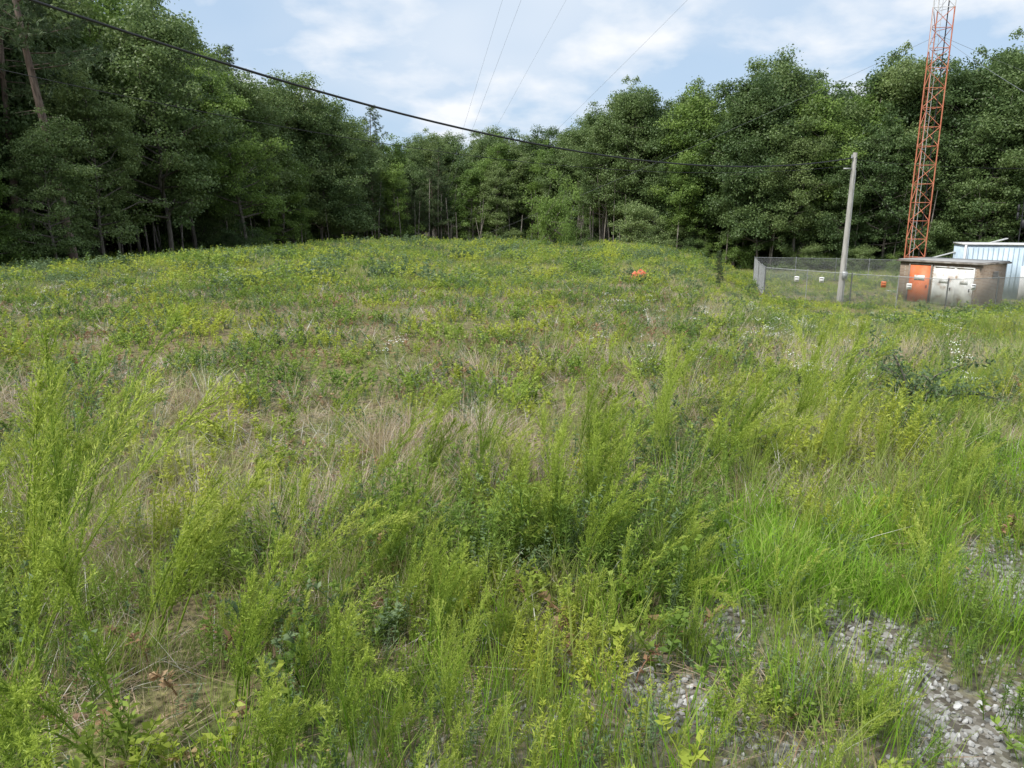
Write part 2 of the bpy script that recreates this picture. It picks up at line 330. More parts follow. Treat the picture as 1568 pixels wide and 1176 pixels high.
for off,sp in ((5.5,4.0),(10,3.8),(15,4.2),(22,5),(31,6)):
    s=2.
    while s<cum[-1]:
        x,y=on_edge(s,off+rng.uniform(-2,2)); px=784+1132*x/max(y,5)
        piney=(545<px<730 and y>50 and off<9)
        i=rng.choice([6,7,8,8,4,1]) if piney else rng.choice([0,1,2,3,0,2,4,6] if x<-12 else [0,1,2,3,0,2,4,1])
        sc=hscale(x,y)*rng.uniform(.84,1.04)*(.72 if piney and i<8 else 1)*(1-.004*max(off-5,0))*(18/17 if i in (1,4) else 1)
        P.append((x,y,float(H(x,y)))); Rr.append((rng.normal(0,.04),rng.normal(0,.04),rng.rand()*6.28)); S.append(sc); I.append(i)
        s+=sp*rng.uniform(.7,1.3)
for (x,y,sc,i) in ((-13.5,103,.88,1),(-10.5,106,.92,0),(-7.5,105,.98,3),(-16.5,102,.85,4),(-12,110,.95,2),(-9,112,.98,0),(-19,100,.9,0),(-5,108,.95,1),(-15,112,.9,0),(-21,108,.95,2)):
    P.append((x,y,float(H(x,y)))); Rr.append((0,0,rng.rand()*6.28)); S.append(sc); I.append(i)
scatter('forest',proto_coll('forest_tree',allt),P,Rr,S,np.array(I))
P=[];Rr=[];S=[];I=[]
for off in (-.8,2,6,13,18,25):
    s=2.
    while s<cum[-1]:
        x,y=on_edge(s,off+rng.uniform(-1,1)); px=784+1132*x/max(y,5); cl=float(vn(s,off,6,44))
        if not (540<px<740 and y>50 and off<10 and rng.rand()<.75) and (cl>.42 or off>10):
            P.append((x,y,float(H(x,y))-.1)); Rr.append((0,0,rng.rand()*6.28)); S.append(rng.uniform(.4,1.2)*(1 if off>0 else .6)*(1.3 if off>10 else 1)); I.append(rng.randint(3))
        s+=rng.uniform(1.6,3.4)
scatter('understory_bushes',proto_coll('understory_bush',bush),P,Rr,S,np.array(I))
b=B()
for q in range(480):
    s_=rng.uniform(0,cum[-1]) if q>150 else rng.uniform(86,120); x,y=on_edge(s_,rng.uniform(-.3,12)); z0=float(H(x,y))-.2; hh=rng.uniform(4,9); r_=rng.uniform(.035,.10); lx,ly=rng.normal(0,.35,2)
    tube(b,[(x,y,z0),(x+lx*.4,y+ly*.4,z0+hh*.5),(x+lx,y+ly,z0+hh)],[r_,r_*.8,r_*.4],5)
link('thin_tree_trunks',b.mesh('thin_tree_trunks',[noisy('grey_bark',[(.10,.09,.08),(.22,.19,.16),(.33,.30,.27)],scale=3,rough=.9)]))
put_tree(6,-24.0,41.0,1.25,nm='pine_tree',tilt=(.02,-.10,.6))
put_tree(6,-29.0,44.0,1.2,nm='pine_tree')
put_tree(5,-26.0,36.5,.62,nm='maple_tree'); put_tree(3,-23.4,38.5,.55,nm='oak_tree'); put_tree(5,-27.5,31.5,.5,nm='maple_tree'); put_tree(3,-24.5,45,.8); put_tree(1,-24.5,54,1.1); put_tree(4,-21.5,61,1.05)
link('young_maple_tree',bush[1],(2.9,54,float(H(2.9,54))),(0,0,1),(.85,.85,1.45))
link('young_maple_tree',bush[2],(10.3,64,float(H(10.3,64))),(0,0,2),(.9,.9,.9))
link('evergreen_sapling',pinesY[1],(13.0,47,float(H(13,47))),(0,0,1),.19)
link('evergreen_sapling',pinesY[1],(9.2,33,float(H(9.2,33))),(0,0,2),.12)
# ------------------------------------------------------------------ field plants
def tuft(n,R,L,lean,curve,W,mat,seed,segs=3,az=None,azs=.6,extra=None):
    r=np.random.RandomState(seed); b=B(); blades(b,n,R,L,lean,curve,W,segs,az=az,azs=azs,r=r)
    mats=[mat]
    if extra: 
        blades(b,extra[0],R*1.1,extra[1],(0.1,.9),(.2,1.3),W*.8,segs,m=1,r=r); mats.append(extra[2])
    return b.mesh('tuft',mats)
grass=[tuft(30,.12,(.15,.42),(.05,.6),(.3,1.5),.0042,M_gr,s,extra=(10,(.12,.36),M_dry)) for s in (1,2,3)]+[tuft(22,.07,(.25,.55),(0,.4),(.1,1.2),.004,M_gr,s,az=0,azs=1.1,extra=(5,(.2,.4),M_dry)) for s in (4,5)]
dryg=[tuft(30,.12,(.2,.5),(.1,.9),(.2,1.5),.0034,M_dry,s,extra=(15,(.15,.38),M_gr)) for s in (6,7)]+[tuft(22,.12,(.2,.55),(.5,1.3),(.1,.8),.0042,M_ash,s) for s in (8,)]
straw=[tuft(46,.10,(.25,.60),(.1,1.1),(.1,1.2),.0042,M_dry,s,extra=(14,(.2,.5),M_ash)) for s in (71,72)]
thatch=[tuft(34,.16,(.08,.26),(1.15,1.5),(-.1,.35),.0055,M_that,s,2,extra=(6,(.06,.16),M_gr)) for s in (61,62)]+[tuft(26,.16,(.1,.3),(1.0,1.5),(-.1,.4),.0045,M_ash,63,2,extra=(16,(.06,.16),M_that))]
lime=[tuft(24,.08,(.10,.26),(.05,.7),(.4,1.6),.006,M_lime,s,az=-.3,azs=1.6,extra=(7,(.12,.34),M_gr)) for s in (9,10)]
sparse=[tuft(10,.07,(.12,.34),(0,.4),(0,.8),.0045,M_gr,s) for s in (12,13)]+[tuft(9,.06,(.12,.33),(0,.35),(0,.7),.005,M_lime,14)]
fgrass=[tuft(50,.38,(.12,.34),(.05,.7),(.2,1.2),.012,M_gr,s,2,extra=(22,(.10,.34),M_dry)) for s in (15,16)]
fdry=[tuft(46,.36,(.14,.38),(.05,.8),(.2,1.2),.010,M_dry,s,2,extra=(28,(.12,.3),M_gr)) for s in (17,18)]
def forb(seed,nst,hh,nleaf,ll,lw,mat,lean=.3,spread=.08,flow=None,az=None,up=.5):
    r=np.random.RandomState(seed); b=B()
    for i in range(nst):
        a=r.rand()*6.28 if az is None else az+r.normal(0,.5); h_=hh*r.uniform(.6,1.1); le=r.uniform(.3,1)*lean
        base=np.array([*(r.normal(0,spread,2)),0]); s=np.linspace(0,1,5); off=le*h_*s**1.6
        C=base+np.stack([off*math.cos(a),off*math.sin(a),h_*s*(1-.2*le*s)],-1); tube(b,C,np.linspace(.003,.0012,5),3,.3)
        tt=r.uniform(.12,1,nleaf)**.8; P=np.stack([np.interp(tt,s,C[:,k]) for k in range(3)],-1)
        D=unit(r.normal(size=(nleaf,3))*np.array([1,1,.3])+np.array([0,0,up])); leafq(b,P,D,ll*r.uniform(.6,1.2,nleaf)*(1.15-.5*tt),lw*r.uniform(.7,1.2,nleaf),np.clip(.15+.5*tt+r.uniform(-.15,.3,nleaf),0,1),N=r.normal(size=(nleaf,3))*.5+np.array([0,0,1.]),r=r)
        if flow:
            n=flow; ct=C[-1]; P=ct+r.normal(0,1,(n,3))*np.array([.04,.04,.010])+np.array([0,0,.01]); 
            leafq(b,P,unit(r.normal(size=(n,3))*np.array([1,1,.2])),.014,.012,.9,N=np.tile([0,0,1.],(n,1))+r.normal(0,.3,(n,3)),m=1,r=r)
    return b.mesh('forb',[mat,M_wht])
forbs=[forb(s,6,.5,45,.055,.009,M_forb,az=0,up=.8) for s in (1,2)]+[forb(3,6,.30,26,.04,.014,M_forb),forb(4,6,.45,55,.045,.006,M_forb,az=.3,up=.9),forb(14,5,.4,40,.04,.009,M_dkforb,az=.2)]
lowf=[forb(s,8,.2,20,.04,.017,M_forb,lean=.8,spread=.1) for s in (5,15)]+[forb(6,6,.14,14,.035,.016,M_red,lean=1.0,spread=.1),forb(7,7,.22,22,.035,.014,M_dkforb,lean=.6,spread=.1),forb(17,8,.18,20,.035,.014,M_forb,lean=.6,spread=.12)]
flowr=[forb(s,4,.5,22,.05,.01,M_dkforb,flow=18) for s in (8,9)]
ffb=[forb(s,16,.34,12,.10,.03,m_,spread=.24,lean=.6) for s,m_ in ((10,M_forb),(11,M_dkforb),(12,M_forb))]
fflow=[forb(13,4,.45,8,.09,.03,M_dkforb,spread=.25,flow=15)]
def fennel(seed,nst,hh,lean,nb=60,nl=24,lw=.0036):
    r=np.random.RandomState(seed); b=B()
    for i in range(nst):
        a=r.normal(0,.5); h_=hh*r.uniform(.75,1.08); k=12; s=np.linspace(0,1,k)
        th=r.uniform(.1,1)*lean*(.3+s*1.1); st=h_/(k-1)
        base=np.array([*r.normal(0,.05,2),0]); x=np.concatenate([[0],np.cumsum(np.sin(th[:-1]))*st]); z=np.concatenate([[0],np.cumsum(np.cos(th[:-1]))*st])
        C=base+np.stack([x*math.cos(a),x*math.sin(a),z],-1); tube(b,C,np.linspace(.0045,.001,k),4,.25)
        Tn=unit(np.gradient(C,axis=0))
        for q in range(nb):
            t=r.uniform(.14,1)**.8; c=np.array([np.interp(t,s,C[:,j]) for j in range(3)]); T=np.array([np.interp(t,s,Tn[:,j]) for j in range(3)])
            d=unit(T*1.25+unit(r.normal(size=3))*.7); Lb=(.04+.15*(1-t)**.6)*r.uniform(.6,1.2)*hh
            tube(b,[c,c+d*Lb+T*Lb*.2],[.0012,.0006],3,.2+.5*t)
            u=r.uniform(.05,1.05,nl); P=c+d*Lb*u[:,None]+T*Lb*.2*(u**2)[:,None]
            D=unit(d*.9+T*.3+r.normal(size=(nl,3))*.55)
            leafq(b,P,D,r.uniform(.010,.026,nl),lw,np.clip(.08+.5*t+.25*u+.2*r.rand(nl),0,1),r=r)
    return b.mesh('fennel',[M_fen])
fen=[fennel(41,4,1.1,.75),fennel(42,3,1.25,.95),fennel(43,5,.85,.6,50,20),fennel(44,3,.95,1.25)]
fenS=[fennel(51,3,.8,.8,34,16,.0042),fennel(52,2,.9,1.1,36,16,.0042),fennel(53,4,.65,.5,28,15,.0042)]
rng.seed(9)
def pts(y0,y1,dens,k=.80,c=2.6):
    n=int(dens*((y1-y0)*2*(k*(y0+y1)/2+c))); y=np.sqrt(rng.uniform(y0**2,y1**2,n)); x=rng.uniform(-1,1,n)*(k*y+c); return x,y
store={}
def addp(key,x,y,sc,rot=None,rz=None,tilt=.12,sink=.01):
    n=len(x); z=H(x,y)-sink
    r_=np.stack([rng.normal(0,tilt,n),rng.normal(0,tilt,n),rng.uniform(0,6.283,n) if rz is None else rz+rng.normal(0,.6,n)],-1)
    store.setdefault(key,[]).append((np.stack([x,y,z],-1),r_,np.asarray(sc,float)))
for (y0,y1,dens,sc) in ((.9,4,95,1.),(4,9,64,.95),(9,20,34,1.0)):
    x,y=pts(y0,y1,dens); g=GR(x,y); gp_=GP(x,y); keep=(rng.rand(len(x))>g*.6+.35*gp_)&(rng.rand(len(x))>LP(x,y)*.72)&(gp_<.85); x,y=x[keep],y[keep]; g=g[keep]
    n1=vn(x,y,1.6,3); n2=vn(x,y,.6,4); n3=vn(x,y,4.5,5); u=rng.rand(len(x))
    hh=(.45+.55*vn(x,y,1.7,6))*(1.0+.3*sm((x-1)/4)); hh*=1-.4*g
    hh*=1-.42*sm((y-5)/4)*(1-sm((x-3)/4))
    hh*=1-.3*sm((-x-.6)/1.5)*sm((y-3)/2)
    dryf=.10+.40*sm((n1-.5)/.25)+.10*sm((n3-.5)/.3)+.3*sm((x-1)/2)*sm((y-5.5)/3)*sm((n1-.25)/.3); forf=.54*sm((n2-.22)/.4)*(1+.3*sm((y-8)/3))
    t=np.where(u<dryf,1,np.where(u<dryf+forf,2,0))
    for k,key in ((0,'grass'),(1,'dry_grass')):
        q=t==k; addp(key,x[q],y[q],sc*hh[q]*rng.uniform(.7,1.25,q.sum()),rz=None)
    q=t==2; lf=rng.rand(q.sum())<(.3+.35*sm((y[q]-5)/4)); xq,yq,hq=x[q],y[q],hh[q]
    addp('low_forbs',xq[lf],yq[lf],rng.uniform(.7,1.6,lf.sum())*sc)
    addp('weeds',xq[~lf],yq[~lf],hq[~lf]*rng.uniform(.7,1.35,(~lf).sum())*sc,rz=0)
for (y0,y1,dens,sc) in ((1,9,24,1.),(9,20,8,1.3)):
    x,y=pts(y0,y1,dens); q=(rng.rand(len(x))>GP(x,y)*1.2)&(vn(x,y,1.3,39)>.35); addp('matted_thatch',x[q],y[q],rng.uniform(.7,1.4,q.sum())*sc,tilt=.05)
for (cx_,cy_,rr_,n_) in ((-1.05,3.95,.28,40),(-.72,5.4,.4,34),(-2.9,4.6,.5,40),(1.9,6.6,.5,26),(-1.9,3.6,.25,20),(3.6,8.8,.9,50),(.2,4.6,.25,18),(-3.6,6.5,.7,30),(.6,8.2,.7,24),(6.5,11.5,1.4,110)):
    x=cx_+rng.normal(0,rr_,n_); y=cy_+rng.normal(0,rr_*.7,n_); addp('dead_broomsedge',x,y,rng.uniform(.55,1.0,n_))
for (y0,y1,dens,sc) in ((18,38,8,1.0),(38,60,4.5,1.1)):
    x,y=pts(y0,y1,dens); n1=vn(x,y,5,7); n2=vn(x,y,1.8,8); u=rng.rand(len(x))
    dryf=.13+.38*sm((n1-.5)/.22)+.25*sm((n2-.5)/.25); q=u<dryf; q2=(u>.70)
    hs=(.5+.6*vn(x,y,3,9))*sc
    hs=hs*np.where((x>.25*y)&(y>22),.62,1)
    addp('far_dry_grass',x[q&~q2],y[q&~q2],hs[q&~q2]*rng.uniform(.6,1.2,(q&~q2).sum()))
    addp('far_grass',x[~q&~q2],y[~q&~q2],hs[~q&~q2]*rng.uniform(.6,1.2,(~q&~q2).sum()))
    addp('far_weeds',x[q2],y[q2],hs[q2]*rng.uniform(.5,1.6,q2.sum())**1.4)
x,y=pts(60,74,2.6); q=x>2; addp('far_grass',x[q],y[q],rng.uniform(.7,1.3,q.sum()))
x,y=pts(40,64,1.6); q=(x>14)&(((x<15.2)|(y>60.5)|(y<41.5))|(rng.rand(len(x))<.25))&~((x>23)&(x<37)&(y>41)&(y<52)); addp('far_weeds',x[q],y[q],rng.uniform(.8,1.9,q.sum()))
x,y=pts(2.8,20,.7); q=vn(x,y,2.5,12)+.12*(x>.2*y)>.66; addp('white_wildflowers',x[q],y[q],rng.uniform(.6,1.1,q.sum()))
x,y=pts(14,50,.16); q=(vn(x,y,5,13)>.66)|((x>.2*y)&(rng.rand(len(x))<.7)); addp('far_wildflowers',x[q],y[q],rng.uniform(.5,1.0,q.sum()))
# gravel margin plants
x,y=pts(.6,7.5,340); g=GR(x,y); gp=GP(x,y); q=(g>.15)&(rng.rand(len(x))<(1-.88*gp)*(1-.75*LP(x,y))); addp('sparse_grass',x[q],y[q],rng.uniform(.35,1.15,q.sum())*(1-.3*gp[q]),tilt=.18)
x,y=pts(.6,7.5,80); g=GR(x,y); gp=GP(x,y); q=(g>.15)&(rng.rand(len(x))<1-.93*gp); addp('weeds',x[q],y[q],rng.uniform(.22,.65,q.sum()),rz=0)
x,y=pts(.6,7.5,40); g=GR(x,y); q=(g>.2)&(rng.rand(len(x))<.6*(1-.8*GP(x,y))); addp('low_forbs',x[q],y[q],rng.uniform(.4,.9,q.sum()))
x,y=pts(.9,6,22); g=GR(x,y); gp=GP(x,y); q=(g>.2)&(gp<.4)&(vn(x,y,.5,37)+.18*(x<.5)>.5)&(LP(x,y-.25)<.3); addp('young_dog_fennel',x[q],y[q],rng.uniform(.22,.5,q.sum()),rz=0)
n=430; a=rng.uniform(0,6.28,n); r_=np.sqrt(rng.rand(n)); x=1.42+.70*r_*np.cos(a)+.2*rng.normal(size=n); y=3.6+.46*r_*np.sin(a)+.18*rng.normal(size=n); addp('lime_grass',x,y,(.4+.95*vn(x,y,.22,38))*rng.uniform(.6,1.2,n))
x,y=pts(3,14,15); q=(x>.62*y-.3)&(vn(x,y,1.2,17)>.38); addp('lime_grass',x[q],y[q],rng.uniform(.7,1.4,q.sum()))
F_=[(-1.75,2.35,1.15),(-1.45,2.75,1.1),(-1.25,2.1,1.0),(-1.9,2.9,1.2),(-.95,2.35,.8),(-2.4,3.4,1.15),(-1.1,3.1,.8),(-.55,2.15,.6),(-.3,2.6,.55),(-1.5,1.9,.9),(-2.0,2.5,1.0),(-.75,1.95,.6),(-.2,2.1,.45),
    (.25,3.35,.85),(.45,3.7,.9),(.0,3.7,.75),(.5,4.1,.9),(-.2,4.3,.8),(1.0,4.6,.85),(1.5,4.9,.95),(1.9,5.0,.95),(.5,4.8,.8),(-.6,4.6,.7),(1.1,5.6,.9),(2.3,5.6,.95),(2.8,6.2,.9),(-2.9,4.4,1.),(.1,2.85,.5),(-.6,3.4,.6),(.35,3.3,.8),(1.3,4.7,.9),(2.2,4.7,.8),(.75,3.15,.5)]
F_=np.array(F_); addp('dog_fennel',F_[:,0],F_[:,1],F_[:,2],rz=np.zeros(len(F_))+.1,tilt=.10)
x,y=pts(1.2,5.2,11); q=(GR(x,y)<.6)&(vn(x,y,1.3,18)+.12*np.sign(x-.2)>.38)&(LP(x,y-.2)<.2); addp('young_dog_fennel',x[q],y[q],rng.uniform(.25,.8,q.sum()),rz=0,tilt=.16)
x,y=pts(5.2,9,3.4); q=(vn(x,y,1.3,18)+.12*np.sign(x-.2)>.5); addp('young_dog_fennel',x[q],y[q],rng.uniform(.3,.65,q.sum()),rz=0,tilt=.16)
x,y=pts(9,20,.8); q=(vn(x,y,2.5,18)+.15*np.sign(x-.5)>.5); addp('young_dog_fennel',x[q],y[q],rng.uniform(.4,.7,q.sum()),rz=0,tilt=.16)
protos={'grass':grass,'dry_grass':dryg,'matted_thatch':thatch,'dead_broomsedge':straw,'low_forbs':lowf,'weeds':forbs,'far_grass':fgrass,'far_dry_grass':fdry,'far_weeds':ffb,'white_wildflowers':flowr,'far_wildflowers':fflow,'sparse_grass':sparse,'lime_grass':lime,'dog_fennel':fen,'young_dog_fennel':fenS}
for k,l in store.items():
    P=np.concatenate([a[0] for a in l]); R_=np.concatenate([a[1] for a in l]); S_=np.concatenate([a[2] for a in l])
    near=P[:,1]<11
    if near.any(): realise(k,protos[k],P[near],R_[near],S_[near])
    f=~near
    if f.any(): scatter(k if not near.any() else 'field_'+k,proto_coll(k+'_clump',protos[k]),P[f],R_[f],S_[f])
def stone(seed):
    import bmesh
    r=np.random.RandomState(seed); bm=bmesh.new(); bmesh.ops.create_icosphere(bm,subdivisions=1,radius=1)
    for v in bm.verts: v.co=Vector(np.array(v.co)*r.uniform(.7,1.2)*np.array([1,.8,.6]))
    me=bpy.data.meshes.new('stone'); bm.to_mesh(me); bm.free(); me.materials.append(M_stone); return me
x,y=pts(.8,6,1200,k=.75,c=1); q=(.7*GP(x,y)+.35*GR(x,y)>rng.uniform(.1,1.1,len(x))); x,y=x[q],y[q]; n=len(x)
scatter('gravel',proto_coll('gravel_stone',[stone(i) for i in range(4)]),np.stack([x,y,H(x,y)-.043],-1),rng.uniform(0,6.28,(n,3)),rng.uniform(.005,.018,n)); print('stones',n)
def shrub():
    r=np.random.RandomState(4); b=B()
    for i in range(16):
        a=r.uniform(0,6.28); L_=r.uniform(.3,.85); th=np.cumsum(np.r_[r.uniform(.05,.5),np.abs(r.normal(.15,.12,8))]); st=L_/8; az=a+np.cumsum(r.normal(0,.18,9))
        x=np.concatenate([[0],np.cumsum(np.sin(th[:-1])*np.cos(az[:-1]))*st]); y=np.concatenate([[0],np.cumsum(np.sin(th[:-1])*np.sin(az[:-1]))*st]); z=np.concatenate([[0],np.cumsum(np.cos(th[:-1]))*st]); C=np.stack([x*1.2,y,z],-1)
        tube(b,C,np.linspace(.007,.002,9),5,0,0)
        n=110; t=r.uniform(.25,1,n)*8; P=np.stack([np.interp(t,np.arange(9),C[:,k]) for k in range(3)],-1)
        leafq(b,P+r.normal(0,.028,(n,3)),r.normal(size=(n,3))+np.array([0,0,.3]),r.uniform(.02,.045,n),.018,r.rand(n),m=1,r=r)
    return b.mesh('shrub',[M_bark,M_dkforb])
link('wild_shrub',shrub(),(4.0,7.1,float(H(4,7.1))),(0,0,0),1.35)
# ------------------------------------------------------------------ built things
M_galv=noisy('galvanised_steel',[(.26,.27,.27),(.36,.37,.37),(.46,.47,.47)],scale=8,metal=.3,rough=.5)
M_org=noisy('orange_tower_paint',[(.42,.12,.06),(.52,.17,.09),(.60,.25,.15)],scale=3,rough=.6)
M_wp=noisy('white_tower_paint',[(.50,.50,.49),(.62,.62,.62),(.70,.70,.69)],scale=3,rough=.6)
M_pole=noisy('weathered_pole_wood',[(.30,.28,.25),(.44,.42,.39),(.56,.54,.51)],scale=4,stretch=(6,6,.4),rough=.9,bump=.3)
M_blk=noisy('cable_rubber',[(.012,.012,.013),(.02,.02,.022)],scale=5,rough=.6)
M_wire=noisy('steel_wire',[(.16,.17,.18),(.25,.26,.27)],scale=5,rough=.5,metal=.4)
PX,PY=19.9,45.; pz=float(H(PX,PY)); ptop=CAMZ+3.6
b=B(); tube(b,[(0,0,-.5),(.05,0,3),(.1,0,ptop-pz)],[.17,.15,.12],12)
tube(b,[(.1,0,ptop-pz),(.1,0,ptop-pz+.01)],[.12,.001],12)
tube(b,[(.19,-.1,0),(.17,-.1,4),(.2,-.08,ptop-pz-1)],[.025]*3,6,m=1)
tube(b,[(.1,-.2,ptop-pz-.3),(.1,.25,ptop-pz-.3)],[.03,.03],6,m=1); tube(b,[(-.12,-.12,ptop-pz-.32),(-.12,-.12,ptop-pz-.12)],[.05,.035],8,m=1)
box(b,(.1,-.2,1.6),.28,.16,.45,m=1); box(b,(-.25,0,ptop-pz-.9),.5,.1,.08,m=1)
link('utility_pole',b.mesh('utility_pole',[M_pole,M_galv]),(PX,PY,pz))
def cable(name,A,C,sag,r_,t0=0,n=60,mat=M_blk):
    A=np.array(A,float);C=np.array(C,float); t=np.linspace(t0,1,n); P=A+(C-A)*t[:,None]; P[:,2]-=4*sag*t*(1-t)
    b=B(); tube(b,P,np.full(n,r_),6); link(name,b.mesh(name,[mat]))
cable('power_line',(-11.4,19.2,CAMZ+5.0),(PX-.05,PY,CAMZ+3.3),1.75,.036,t0=-.7)
cable('telephone_line',(-16,20.2,CAMZ+4.3),(PX-.05,PY,CAMZ+2.9),1.5,.012,t0=-.5)
cable('service_line',(PX,PY,CAMZ+3.2),(26,46.5,CAMZ-2.2),.3,.012)
cable('telephone_line',(PX+.1,PY,CAMZ+3.2),(48,46,CAMZ+4.2),.9,.010)
TX,TY=27.8,52.; tz=float(H(TX,TY)); HT=107.; bay=1.22; rt=.74
b=B(); legs=[np.array([rt*math.cos(a),rt*math.sin(a)]) for a in (math.radians(80),math.radians(200),math.radians(320))]
nb_=int(HT/bay)
def band(z): return int(z//17.2)%2
for i in range(nb_):
    z0=i*bay; z1=z0+bay; m_=band(z0)
    for k in range(3):
        a=legs[k]; c=legs[(k+1)%3]
        tube(b,[(*a,z0),(*a,z1)],[.042]*2,5,m=m_); tube(b,[(*a,z0),(*c,z0)],[.02]*2,4,m=m_)
        if i%2==0: tube(b,[(*a,z0),(*c,z1)],[.022]*2,4,m=m_)
        else: tube(b,[(*c,z0),(*a,z1)],[.022]*2,4,m=m_)
for dx in (-.12,.12): tube(b,[(dx,.2,0),(dx,.2,HT)],[.018]*2,4,m=1)
for i in range(int(HT/.6)): tube(b,[(-.12,.2,i*.6),(.12,.2,i*.6)],[.01]*2,3,m=1)
tube(b,[(.3,-.2,0),(.3,-.2,HT)],[.035]*2,6,m=2)
box(b,(0,0,-.2),2.2,2.2,.5,m=3)
tube(b,[(-.75,-.4,15.6),(-.75,-.4,18.4)],[.03,.03],6,m=1); tube(b,[(-.75,-.4,16.2),(-.45,-.25,16.2)],[.02,.02],4,m=1)
tower=link('radio_tower',b.mesh('radio_tower',[M_org,M_wp,M_blk,noisy('concrete',[(.3,.3,.28),(.42,.41,.39)],scale=4,rough=.9)]),(TX,TY,tz))
b=B(); A0=np.array([-11.8,100.]); T0=np.array([TX,TY])
for q in range(3):
    an=math.radians(-120*q); d=A0-T0; E=np.array([d[0]*math.cos(an)-d[1]*math.sin(an),d[0]*math.sin(an)+d[1]*math.cos(an)])
    ez=-.3
    for j,lv in enumerate((16.7,35,61.5,86.7,105)):
        t=np.linspace(0,1,24); P=np.stack([E[0]*t,E[1]*t,lv+(ez-lv)*t-4*.5*t*(1-t)],-1); tube(b,P,np.full(24,.010),4)
link('guy_wires',b.mesh('guy_wires',[M_wire]),parent=tower)
def fence():
    P=[(15.7,46.2),(19.9,43.6),(24.0,40.9),(26.8,41.0),(29.9,41.6),(37,43.5),(42,47)]
    P2=[(15.7,46.2),(17.2,52),(18.8,58),(26,60),(34,60),(42,58)]
    b=B(); FH=1.85
    for pl in (P,P2):
        for (a,c) in zip(pl[:-1],pl[1:]):
            a=np.array(a,float);c=np.array(c,float); L_=np.linalg.norm(c-a); d=(c-a)/L_; n=max(1,round(L_/3))
            za=float(H(*a));zc=float(H(*c)); g=lambda s:za+(zc-za)*s/L_
            for i in range(n+1):
                s_=L_*i/n; x,y=a+d*s_; tube(b,[(x,y,g(s_)-.3),(x,y,g(s_)+FH)],[.035 if i in(0,n) else .024]*2,6)
                tube(b,[(x,y,g(s_)+FH),(x,y,g(s_)+FH+.03)],[.045,.01],6)
            for zz in (FH-.05,): tube(b,[(*a,za+zz),(*c,zc+zz)],[.017]*2,5)
            sp=.11; hgt=FH-.1; N_=int((L_+hgt)/sp)
            for i in range(N_):
                for dr in (1,-1):
                    s0=-hgt+i*sp; s1=s0+hgt; t0=max(0,-s0/hgt); t1=min(1,(L_-s0)/hgt)
                    if t1<=t0: continue
                    q=[]
                    for t in (t0,t1):
                        s_=s0+hgt*t; xy=a+d*s_; zz=.04+(t if dr>0 else 1-t)*hgt; q.append((xy[0],xy[1],g(s_)+zz))
                    tube(b,q,[.0050]*2,3)
    o=link('chain_link_fence',b.mesh('chain_link_fence',[M_galv]))
    Ms=noisy('sign_white',[(.7,.7,.68),(.8,.8,.78)],scale=3); Mo=noisy('sign_orange',[(.6,.14,.05),(.65,.2,.08)],scale=3)
    for k,(x,y,m_) in enumerate(((17.3,45.2,Ms),(18.5,44.45,Ms),(22.4,41.9,Ms),(21.3,42.6,Mo),(25.4,40.93,Ms))):
        b2=B(); z=float(H(x,y))+1.35; dd=np.array([.84,-.54,0]) if x<24 else np.array([1,.03,0]); nn=np.array([-dd[1],dd[0],0])
        box(b2,np.array([x,y,z])-nn*.04,.26,.01,.34,dd,nn); box(b2,np.array([x,y,z+.08])-nn*.048,.2,.004,.05,dd,nn,m=1); box(b2,np.array([x,y,z-.06])-nn*.048,.16,.004,.03,dd,nn,m=1)
        link('sign_plate_%d'%k,b2.mesh('sign',[m_,M_blk]),parent=o)
fence()
def brickmat():
    m,t,N,L=nt('brown_brick'); tc=N.new('ShaderNodeTexCoord'); mp=N.new('ShaderNodeMapping'); L.new(tc.outputs['Object'],mp.inputs[0])
    sx=N.new('ShaderNodeSeparateXYZ'); L.new(mp.outputs[0],sx.inputs[0]); cx=N.new('ShaderNodeCombineXYZ'); L.new(math_(N,L,'ADD',sx.outputs[0],sx.outputs[1]),cx.inputs[0]); L.new(sx.outputs[2],cx.inputs[1])
    br=N.new('ShaderNodeTexBrick'); br.inputs['Color1'].default_value=(.20,.13,.08,1); br.inputs['Color2'].default_value=(.30,.22,.15,1); br.inputs['Mortar'].default_value=(.42,.38,.33,1); br.inputs['Scale'].default_value=1; br.inputs['Brick Width'].default_value=.22; br.inputs['Row Height'].default_value=.08; br.inputs['Mortar Size'].default_value=.008
    L.new(cx.outputs[0],br.inputs['Vector'])
    p=N.new('ShaderNodeBsdfPrincipled'); p.inputs['Roughness'].default_value=.9; L.new(br.outputs[0],p.inputs['Base Color']); o=N.new('ShaderNodeOutputMaterial'); L.new(p.outputs[0],o.inputs[0]); return m
